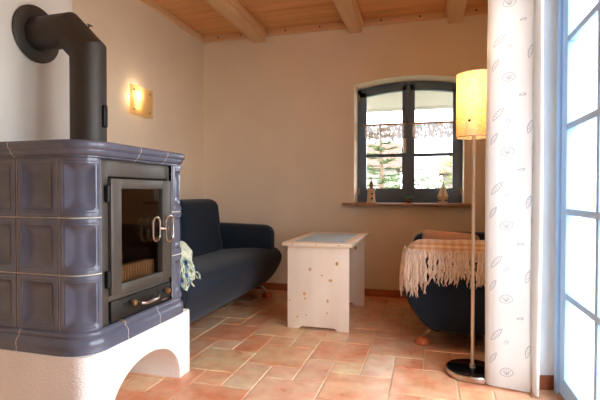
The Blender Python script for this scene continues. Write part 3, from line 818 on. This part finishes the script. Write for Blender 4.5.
def seating():
    T = thing('sofa', (-1.7, 2.92, 0), 'dark navy two seat sofa along the left wall behind the stove', 'sofa')
    sofa_parts(T, XL+.01, 1, 2.08, 3.72, .85, .2, 2)
    T = thing('armchair', (.34, 3.12, 0), 'dark navy armchair right of the table behind the floor lamp', 'armchair')
    sofa_parts(T, .745, -1, 2.66, 3.58, .885, .2, 1, .025, .618)
    # beige pillow leaning inside the armchair
    p = MB()
    def warp(v):
        c = Vector((.13, 2.935, .55)); q = v-c
        k = (1-min(1, abs(q.x)/.17)**3)*(1-min(1, abs(q.z)/.13)**3)
        q.y *= .25+.75*k
        q.y += -.25*q.z*0; q = Vector((q.x, q.y+q.z*-.25, q.z-.06*q.x)); return c+q
    p.soft(-.04, .30, 2.885, 2.985, .445, .658, .04, 12, warp=warp)
    tag(p.build('pillow', M['pillow'], angle=180), 'dusty pink pillow leaning inside the armchair behind the fringed throw', 'pillow')

    # fringed plaid throw over the near arm of the armchair
    T = thing('fringed_throw', (.25, 2.76, .38), 'peach plaid throw with long fringe over the arm of the armchair', 'throw')
    y0 = 2.67; ya, yb = y0-.012, y0+.2+.012; ztop = .632
    def wr(v):
        v.z += -.024*max(0, (.745-v.x)-.2)
        nz = mnoise.noise(v*9)*.006; v.y += nz; v.z += nz; return v
    c = MB(); x0, x1 = -.131, .66
    c.soft(x0, x1, ya, yb, .30, ztop, (.09, .075, .09), 22, warp=wr, keep=lambda p: p.z > (.522 if p.y < 2.77 else .47)+.006*math.sin(p.x*40))
    c.build('throw_cloth', M['throw'], T, angle=180)
    fr = MB(); rnd = random.Random(3)
    roots = []
    for i in range(170):
        x = x0+.055+rnd.random()*.60; roots.append((x, ya-.003, .560, 0, -1))
    for i in range(70):
        a = rnd.random()*PI/2; roots.append((x0+.085-.088*math.sin(a), ya+.075-.078*math.cos(a), .565, -math.sin(a), -math.cos(a)))
    for i in range(56):
        roots.append((x0-.003, ya+.07+rnd.random()*.14, .565, -1, 0))
    for x, y, z, nx, ny in roots:
        front = 1 if x < x0+.1 else 0
        Ls = rnd.uniform(.10, .20)+(.07*front if rnd.random() < .7 else 0); sw = rnd.uniform(-.035, .035); ph = rnd.random()*6; r0 = rnd.uniform(.003, .0062)
        pts = []
        lift = rnd.uniform(.001, .024)
        z += rnd.uniform(-.01, .012)
        for q in range(9):
            t = q/8
            o = .004+lift*math.sin(t*PI*.6)
            wig = .010*math.sin(ph+t*9)*t
            pts.append((x+nx*o+(-ny)*(sw*t+wig), y+ny*o+nx*(sw*t+wig), z-.02*0-Ls*t))
        fr.tube(pts, [r0*(1+.25*math.sin(ph+q*2.)) for q in range(8)]+[r0*.3], 6)
    fo = fr.build('fringe', M['yarn'], T); tag(fo, 'long wavy beige fringe', kind='stuff')

    # crumpled scarf over the near arm of the sofa
    T = thing('knit_scarf', (-1.4, 2.18, .35), 'crumpled cream and blue knit scarf over the sofa arm next to stove', 'scarf')
    y0 = 2.09; c = MB()
    def wr2(v):
        u = v.x-XL-.01
        v.z += -.024*max(0, u-.2)
        q = mnoise.noise_vector(v*13)*.018+mnoise.noise_vector(v*30)*.007; return v+q
    c.soft(-1.66, -1.285, y0-.022, y0+.2+.022, .30, .640, (.08, .075, .08), 24, warp=wr2, keep=lambda p: p.z > .40+.07*mnoise.noise(p*8) and p.x > -1.61+.03*mnoise.noise(p*20))
    c.build('scarf_cloth', M['scarf'], T, angle=180)
    lp = MB(); rnd = random.Random(9)
    for i in range(26):
        x = rnd.uniform(-1.298, -1.272); y = y0+rnd.uniform(.02, .215); zt = rnd.uniform(.44, .56); Ls = rnd.uniform(.09, .15); w = rnd.uniform(.012, .028); ph = rnd.random()*6
        pts = []
        for q in range(17):
            a = 2*PI*q/16; pts.append((x+.012*math.sin(a*2+ph)+.010*(1-math.cos(a)), y+w*math.sin(a)*(1.2-.5*math.cos(a)), zt-Ls*.5*(1-math.cos(a))))
        lp.tube(pts, rnd.uniform(.004, .0065), 6, cap=False)
    lp.build('loop_fringe', M['scarf'], T)
seating()

# ------------------------------------------------------------------ small pine table
def table():
    T = thing('side_table', (-.70, 3.2, 0), 'whitewashed knotty pine table with blue glass inset top', 'table')
    x0, x1 = -.902, -.490; zt = .550
    def panel(y, knots):
        m = MB(); f = .018
        m.prism([(x0, 0), (x0+.075, 0), (x0+.095, f), (x1-.095, f), (x1-.075, 0), (x1, 0), (x1, zt), (x0, zt)], 'y', y, y+.022, bev=.002)
        for kx, kz, a, b in knots:
            vs = [(kx+a*math.cos(t*PI/6)*(1+.15*math.sin(t*2.1)), y-.0006, kz+b*math.sin(t*PI/6)) for t in range(12)]
            m.add(vs, [tuple(range(12))], 1)
        m.build('side_panel', [M['table'], M['knot']], T)
    kn = []
    for px_, pz_, a, b in ((118, 167, .010, .012), (197, 147, .010, .013), (153, 183, .006, .006), (178, 197, .013, .010), (101, 240, .011, .011), (103, 254, .008, .008), (170, 258, .008, .011), (106, 303, .006, .006), (80, 310, .006, .007), (57, 263, .005, .006), (168, 293, .006, .006)):
        kn.append((x0+(px_-50)/(231-50)*(x1-x0), (345-pz_)/(345-98)*.55, a, b))
    panel(2.832, kn); panel(3.545, [(-.56, .46, .014, .016), (-.62, .30, .010, .012)])
    tp = MB(); a, b, c, d = -.930, -.464, 2.80, 3.62; ia, ib, ic, id_ = -.872, -.535, 2.885, 3.53
    z0, z1 = .550, .574
    for (p, q, r_, s_) in ((a, b, c, ic), (a, b, id_, d), (a, ia, ic-.001, id_+.001), (ib, b, ic-.001, id_+.001)): tp.box(p, q, r_, s_, z0, z1, .003)
    for x in (-.86, -.70, -.55): tp.add([(x+.007*math.cos(t), c-.0005, .562+.004*math.sin(t)) for t in [k*PI/4 for k in range(8)]], [tuple(range(8))], 1)
    tp.box(ia, ib, ic, id_, z0, z0+.010)
    tp.build('table_top', [M['table_top'], M['knot']], T)
    g = MB(); g.box(ia+.001, ib-.001, ic+.001, id_-.001, z0+.010, z1-.001, .0015)
    tag(g.build('glass_inset', M['table_glass'], T), 'blue grey glass panel set in the top')
    ap = MB(); ap.box(x0+.18, x0+.20, 2.854, 3.545, .46, .55, .002); ap.build('rail', M['table_top'], T)
table()

# ------------------------------------------------------------------ lamps
def point(name, loc, energy, r=.03, color=WARM):
    d = bpy.data.lights.new(name, 'POINT'); d.energy = energy; d.color = color; d.shadow_soft_size = r
    o = bpy.data.objects.new(name, d); return o
def lamps():
    lx, ly = .212, 2.36
    T = thing('floor_lamp', (lx, ly, 0), 'floor lamp with glowing cylinder shade and round black base beside curtain', 'lamp')
    b = MB(); b.lathe([(.118, 0), (.126, .003), (.128, .008), (.128, .026), (.124, .030), (.118, .030)], (lx, ly, 0), 48, 0)
    bo = b.build('base', M['nickel'], T, angle=30)
    b = MB(); b.lathe([(.118, .0295), (.116, .031), (.001, .0325)], (lx, ly, 0), 48); tag(b.build('base_top', M['black_disc'], bo), 'black lacquered disc')
    p = MB(); p.lathe([(.014, .031), (.014, .05), (.0085, .055), (.0085, 1.235), (.012, 1.24), (.012, 1.29), (.002, 1.292)], (lx, ly, 0), 14); p.build('pole', M['pole'], T)
    s_ = MB(); s_.lathe([(.0835, 1.172), (.0835, 1.335), (.0835, 1.483)], (lx, ly, 0), 48, cap=False); s_.lathe([(.082, 1.172), (.082, 1.483)], (lx, ly, 0), 48, cap=False)
    so = s_.build('lamp_shade', M['shade'], T)
    for z in (1.172, 1.483):
        r = MB(); r.tube([(lx+.083*math.cos(a), ly+.083*math.sin(a), z) for a in [2*PI*k/40 for k in range(41)]], .0022, 6)
        if z < 1.2:
            for k in range(3): a = 2*PI*k/3; r.tube([(lx+.012*math.cos(a), ly+.012*math.sin(a), 1.25), (lx+.082*math.cos(a), ly+.082*math.sin(a), 1.25)], .002, 6)
        r.build('shade_ring', M['nickel'], so)
    k = MB(); a = math.radians(-110); k.lathe([(.001, -.007), (.006, -.006), (.006, -.001)], (lx+.0835*math.cos(a), ly+.0835*math.sin(a), 1.245), 10, axis='y'); k.build('switch', M['black_disc'], so)
    bl = MB(); bl.lathe([(.012, 1.29), (.016, 1.30), (.026, 1.33), (.028, 1.35), (.022, 1.372), (.008, 1.384), (.001, 1.385)], (lx, ly, 0), 16); bl.build('bulb', M['bulb'], T)
    L = point('floor_lamp_light', None, 17., .03); COL.objects.link(L); L.parent = T; L.location = (0, 0, 1.41)

    X = XL; yc, zc = 2.876, 1.574
    T = thing('wall_lamp', (X, yc, zc), 'square amber glass wall lamp glowing on the left wall', 'lamp')
    b = MB(); b.box(X, X+.012, yc-.05, yc+.05, zc-.06, zc+.06, .004); b.build('back_plate', M['nickel'], T)
    for y in (yc-.095, yc+.095):
        for z in (zc-.07, zc+.07):
            st = MB(); st.tube([(X+.005, y*.55+yc*.45, z*.6+zc*.4), (X+.036, y, z)], .004, 6); st.lathe([(.007, 0), (.007, .004), (.002, .006)], (X+.042, y, z), 10, axis='x')
            st.build('clip', M['nickel'], T)
    g = MB(); g.box(X+.035, X+.042, yc-.136, yc+.136, zc-.105, zc+.105, .002); g.build('glass_plate', M['lampglass'], T)
    bl = MB(); bl.lathe([(.006, -.05), (.009, -.03), (.010, 0), (.008, .028), (.001, .034)], (X+.023, yc-.035, zc-.01), 14); bl.build('bulb', M['bulb'], T)
    L = point('wall_lamp_light', None, 1.7, .015); COL.objects.link(L); L.parent = T; L.location = (.024, -.035, .042)
lamps()

# ------------------------------------------------------------------ curtain beside the garden door
def curtain():
    T = thing('door_curtain', (.38, 2.2, 0), 'floor length white curtain printed with grey seashells beside garden door', 'curtain')
    ctrl = [(.385, 2.272), (.315, 2.272), (.270, 2.265), (.255, 2.245), (.265, 2.225), (.300, 2.212), (.350, 2.207), (.400, 2.20), (.432, 2.195), (.442, 2.205), (.436, 2.228), (.440, 2.248), (.450, 2.245), (.452, 2.215), (.450, 2.178), (.456, 2.158), (.466, 2.152), (.474, 2.165), (.475, 2.20), (.470, 2.245)]
    P = []
    for i in range(len(ctrl)-1):
        p0, p1, p2, p3 = ctrl[max(i-1, 0)], ctrl[i], ctrl[i+1], ctrl[min(i+2, len(ctrl)-1)]
        for k in range(6):
            t = k/6; P.append(tuple(.5*((2*p1[q])+(-p0[q]+p2[q])*t+(2*p0[q]-5*p1[q]+4*p2[q]-p3[q])*t*t+(-p0[q]+3*p1[q]-3*p2[q]+p3[q])*t**3) for q in (0, 1)))
    P.append(ctrl[-1]); S = [0]
    for a, b in zip(P[:-1], P[1:]): S.append(S[-1]+math.dist(a, b))
    LT = S[-1]; ZT = 2.20
    def at(s, z):
        s = max(0, min(LT, s))
        i = 0
        while i < len(S)-2 and S[i+1] < s: i += 1
        t = (s-S[i])/(S[i+1]-S[i]); x = P[i][0]+(P[i+1][0]-P[i][0])*t; y = P[i][1]+(P[i+1][1]-P[i][1])*t
        dx, dy = P[i+1][0]-P[i][0], P[i+1][1]-P[i][1]; L = math.hypot(dx, dy)
        h = z/ZT; cx = .385
        x = cx+(x-cx)*(1.03-.06*h) + .006*math.sin(z*3.1+s*9)*(1-h)
        y += .005*math.sin(z*2.3+s*13)
        return Vector((x, y, z)), Vector((dy/L, -dx/L, 0))
    nS, nZ = 150, 30
    m = MB(); m.grid(lambda u, v: at(u*LT, .008+v*(ZT-.008))[0][:], nS, nZ)
    # printed outlines of shells, starfish and fish, laid on the cloth
    def stroke(pts, w=.0011):
        vs = []; n = len(pts)
        for i, (a, b) in enumerate(pts):
            p, q = pts[max(i-1, 0)], pts[min(i+1, n-1)]; dx, dz = q[0]-p[0], q[1]-p[1]; L = math.hypot(dx, dz) or 1
            for s_ in (-1, 1):
                c, nrm = at(a-dz/L*w*s_, b+dx/L*w*s_); vs.append((c+nrm*.0012)[:])
        m.add(vs, [(2*i, 2*i+1, 2*i+3, 2*i+2) for i in range(n-1)], 1)
    def shell(s, z, r, rot):
        def R(a, b): return (s+(a*math.cos(rot)-b*math.sin(rot))*r, z+(a*math.sin(rot)+b*math.cos(rot))*r)
        pts = []
        for i in range(49):
            a = PI*(-.1)+PI*1.2*i/48; k = 1+.07*abs(math.sin(i*PI/6)); pts.append(R(k*math.cos(a), k*.8*math.sin(a)))
        stroke(pts); stroke([pts[0], R(.3, -.65), R(0, -.55), R(-.3, -.65), pts[-1]])
        for a in (.5, 1.0, 1.57, 2.1, 2.6): stroke([R(.12*math.cos(a), -.4+.1*math.sin(a)), R(.5*math.cos(a), .2*math.sin(a)), R(.85*math.cos(a), .68*math.sin(a))], .0009)
    def star(s, z, r, rot):
        stroke([(s+(r if k % 2 == 0 else r*.42)*math.cos(rot+k*PI/5), z+(r if k % 2 == 0 else r*.42)*math.sin(rot+k*PI/5)) for k in range(11)])
    def fish(s, z, r, rot):
        def R(a, b): return (s+(a*math.cos(rot)-b*math.sin(rot))*r, z+(a*math.sin(rot)+b*math.cos(rot))*r)
        stroke([R(math.cos(t)-.0, .42*math.sin(t)*(1+.3*math.cos(t))) for t in [2*PI*k/24 for k in range(25)]])
        stroke([R(-1, 0), R(-1.5, .4), R(-1.35, 0), R(-1.5, -.4), R(-1, 0)]); stroke([R(.45, .3), R(.38, 0), R(.45, -.3)], .0009)
    def conch(s, z, r, rot):
        def R(a, b): return (s+(a*math.cos(rot)-b*math.sin(rot))*r, z+(a*math.sin(rot)+b*math.cos(rot))*r)
        stroke([R(-1.3+2.6*k/20, .45*math.sin(PI*k/20)**.8) for k in range(21)]); stroke([R(-1.3+2.6*k/20, -.3*math.sin(PI*k/20)) for k in range(21)])
        for a in (-.6, -.2, .25, .7): stroke([R(a, -.26), R(a+.15, .05), R(a+.1, .38)], .0009)
    s0 = .17   # start of the face seen from the room
    z = -.02; row = 0
    while z < 2.15:
        shell(s0+.075, z+.10, .026, .15); fish(s0+.135, z+.02, .011, .1); star(s0+.075, z+.24, .012, .3); conch(s0+.165, z+.21, .024, 1.3)
        conch(s0+.035, z+.27, .028, .9); conch(s0+.02, z+.16, .022, 1.1); shell(s0+.235, z+.12, .02, .8); shell(s0+.225, z+.29, .016, 2.); star(s0+.24, z+.02, .012, .8)
        shell(s0-.07, z+.18, .024, 0); fish(s0-.06, z+.05, .012, 2.)
        z += .335
    m.build('cloth', [M['curtain'], M['print']], T, angle=180)
    rod = MB(); rod.tube([(.40, .30, 2.225), (.40, 2.27, 2.225)], .011, 12); rod.lathe([(.003, -.045), (.02, -.03), (.02, -.012), (.011, 0)], (.40, .30, 2.225), 16, axis='y')
    rod.box(.40, XN, .42, .445, 2.215, 2.235, .003); rod.box(.40, XN, 1.30, 1.325, 2.215, 2.235, .003)
    tag(rod.build('curtain_rod', M['nickel']), 'metal curtain rod above the garden door', 'rod')
    for i in range(7):
        y = 2.13+i*.021
        k = MB(); k.tube([(.40+.021*math.cos(a), y+.002*math.sin(a), 2.215+.021*math.sin(a)) for a in [2*PI*q/20 for q in range(21)]], .0022, 6); k.build('ring', M['nickel'], T)
curtain()

# ------------------------------------------------------------------ outside
def outside():
    lawn = mat('pale_lawn', (114, 112, 96), .9, var=.25, scale=4)
    pav = mat('light_paving', (176, 173, 166), .85, var=.06, scale=3)
    g = MB(); g.box(-25, 25, 4.22, 45, -.35, -.15); struct(g.build('ground_lawn', lawn, smooth=False), 'garden lawn outside the arched window', 'lawn')
    g = MB(); g.box(1.10, 30, -20, 4.2, -.35, -.06); struct(g.build('ground_terrace', pav, smooth=False), 'pale paved terrace outside the garden door', 'terrace')
    e = MB(); white = mat('weathered_soffit', (186, 184, 176), .7, var=.04, scale=5)
    e.hexa([(-2.6, 4.22, 1.97), (1.4, 4.22, 1.97), (1.4, 4.95, 1.81), (-2.6, 4.95, 1.81), (-2.6, 4.22, 2.02), (1.4, 4.22, 2.02), (1.4, 4.95, 1.86), (-2.6, 4.95, 1.86)])
    e.box(-2.6, 1.4, 4.93, 4.98, 1.785, 1.90, .003)
    struct(e.build('eave', white, smooth=False), 'white boarded roof eave outside the arched window', 'eave')
    fol = [mat('spruce_needles', (84, 100, 62), .8, var=.35, scale=12), mat('pale_leaves', (122, 130, 80), .8, var=.35, scale=12), mat('hedge_leaves', (90, 104, 64), .8, var=.4, scale=10)]
    bark = mat('grey_bark', (128, 108, 88), .9, var=.2, scale=20)
    rnd = random.Random(21)
    def conifer(x, y, h, r, label, fm, nb):
        T = thing('spruce_tree', (x, y, -.15), label, 'tree')
        m = MB(); m.tube([(x, y, -.15), (x+.03, y, h*.5), (x, y, h)], [.07, .045, .01], 8); m.build('trunk', bark, T)
        f = MB()
        for i in range(nb):
            t = i/nb; z = .15+t*(h-.25); a = i*2.4; L = r*(1-t)**.8+.1
            end = Vector((x+L*math.cos(a), y+L*math.sin(a), z+.12*L)); st = Vector((x, y, z))
            f.tube([st, st.lerp(end, .5)+Vector((0, 0, -.05*L)), end], [.012, .008, .004], 5)
            for k in range(16):
                q = .15+.85*k/16; p = st.lerp(end, q)+Vector((0, 0, -.05*L*4*q*(1-q)))
                for sd in (-1, 1):
                    d = Vector((math.cos(a+sd*1.0), math.sin(a+sd*1.0), rnd.uniform(-.2, .5)))*rnd.uniform(.07, .16)*(1.2-q*.5)
                    f.tube([p, p+d], [.008, .002], 4)
        f.build('foliage', fm, T)
    conifer(-.75, 7.2, 2.05, .85, 'small loose spruce close outside the left casement of arched window', fol[0], 46)
    conifer(.55, 9.0, 1.75, .8, 'pale young spruce outside the right casement of arched window', fol[1], 40)
    def bush(x, y, w, h, label, fm):
        m = MB(); n = 1100
        for i in range(n):
            a, b = rnd.random()*2*PI, math.acos(2*rnd.random()-1); rr = rnd.random()**.33
            p = Vector((x+w*rr*math.sin(b)*math.cos(a), y+w*.7*rr*math.sin(b)*math.sin(a), -.15+h*.5+h*.5*rr*math.cos(b)))
            u = Vector((rnd.uniform(-1, 1), rnd.uniform(-1, 1), rnd.uniform(-1, 1))).normalized(); v = u.orthogonal().normalized()
            s_ = rnd.uniform(.03, .07); m.add([p-u*s_, p-v*s_*.5, p+u*s_, p+v*s_*.5], [(0, 1, 2, 3)])
        m.tube([(x, y, -.15), (x, y, h*.5)], .03, 6)
        tag(m.build('garden_bush', fm, smooth=False), label, 'bush', 'bushes in the garden')
    bush(-2.3, 11.4, .95, 1.85, 'wide pale bush far left behind the spruce in arched window', fol[1])
    bush(-.35, 11.2, .85, 1.7, 'wide green bush in the middle distance between both casements', fol[2])
    bush(-2.9, 8.6, .7, 1.35, 'leafy bush low behind the left casement of arched window', fol[2])
    bush(.05, 6.0, .6, 1.15, 'low leafy bush behind the middle of arched window', fol[1])
    bush(1.45, 11.2, .85, 1.9, 'far leafy bush behind the right casement of arched window', fol[2])
    T = thing('garden_house', (-2.6, 16, -.15), 'far house with reddish brown roof seen through left casement', 'house')
    m = MB(); m.box(-4.2, -1.1, 15, 18, -.15, 1.75); m.build('house_wall', mat('pale_render', (140, 134, 124), .9), T, smooth=False)
    m = MB(); m.prism([(14.8, 1.7), (18.2, 1.7), (16.5, 2.7)], 'x', -4.4, -.95); m.build('house_roof', mat('red_brown_roof', (104, 66, 52), .8, var=.15, scale=6), T, smooth=False)
    T = thing('garden_shed', (1.2, 17, -.15), 'far low shed with brown roof seen through right casement', 'shed')
    m = MB(); m.box(.5, 2.0, 16, 18, -.15, 1.6); m.build('shed_wall', mat('grey_boards', (110, 100, 90), .9), T, smooth=False)
    m = MB(); m.prism([(15.8, 1.55), (18.2, 1.55), (17, 2.2)], 'x', .35, 2.15); m.build('shed_roof', mat('brown_roof', (98, 70, 56), .8, var=.15, scale=6), T, smooth=False)
outside()
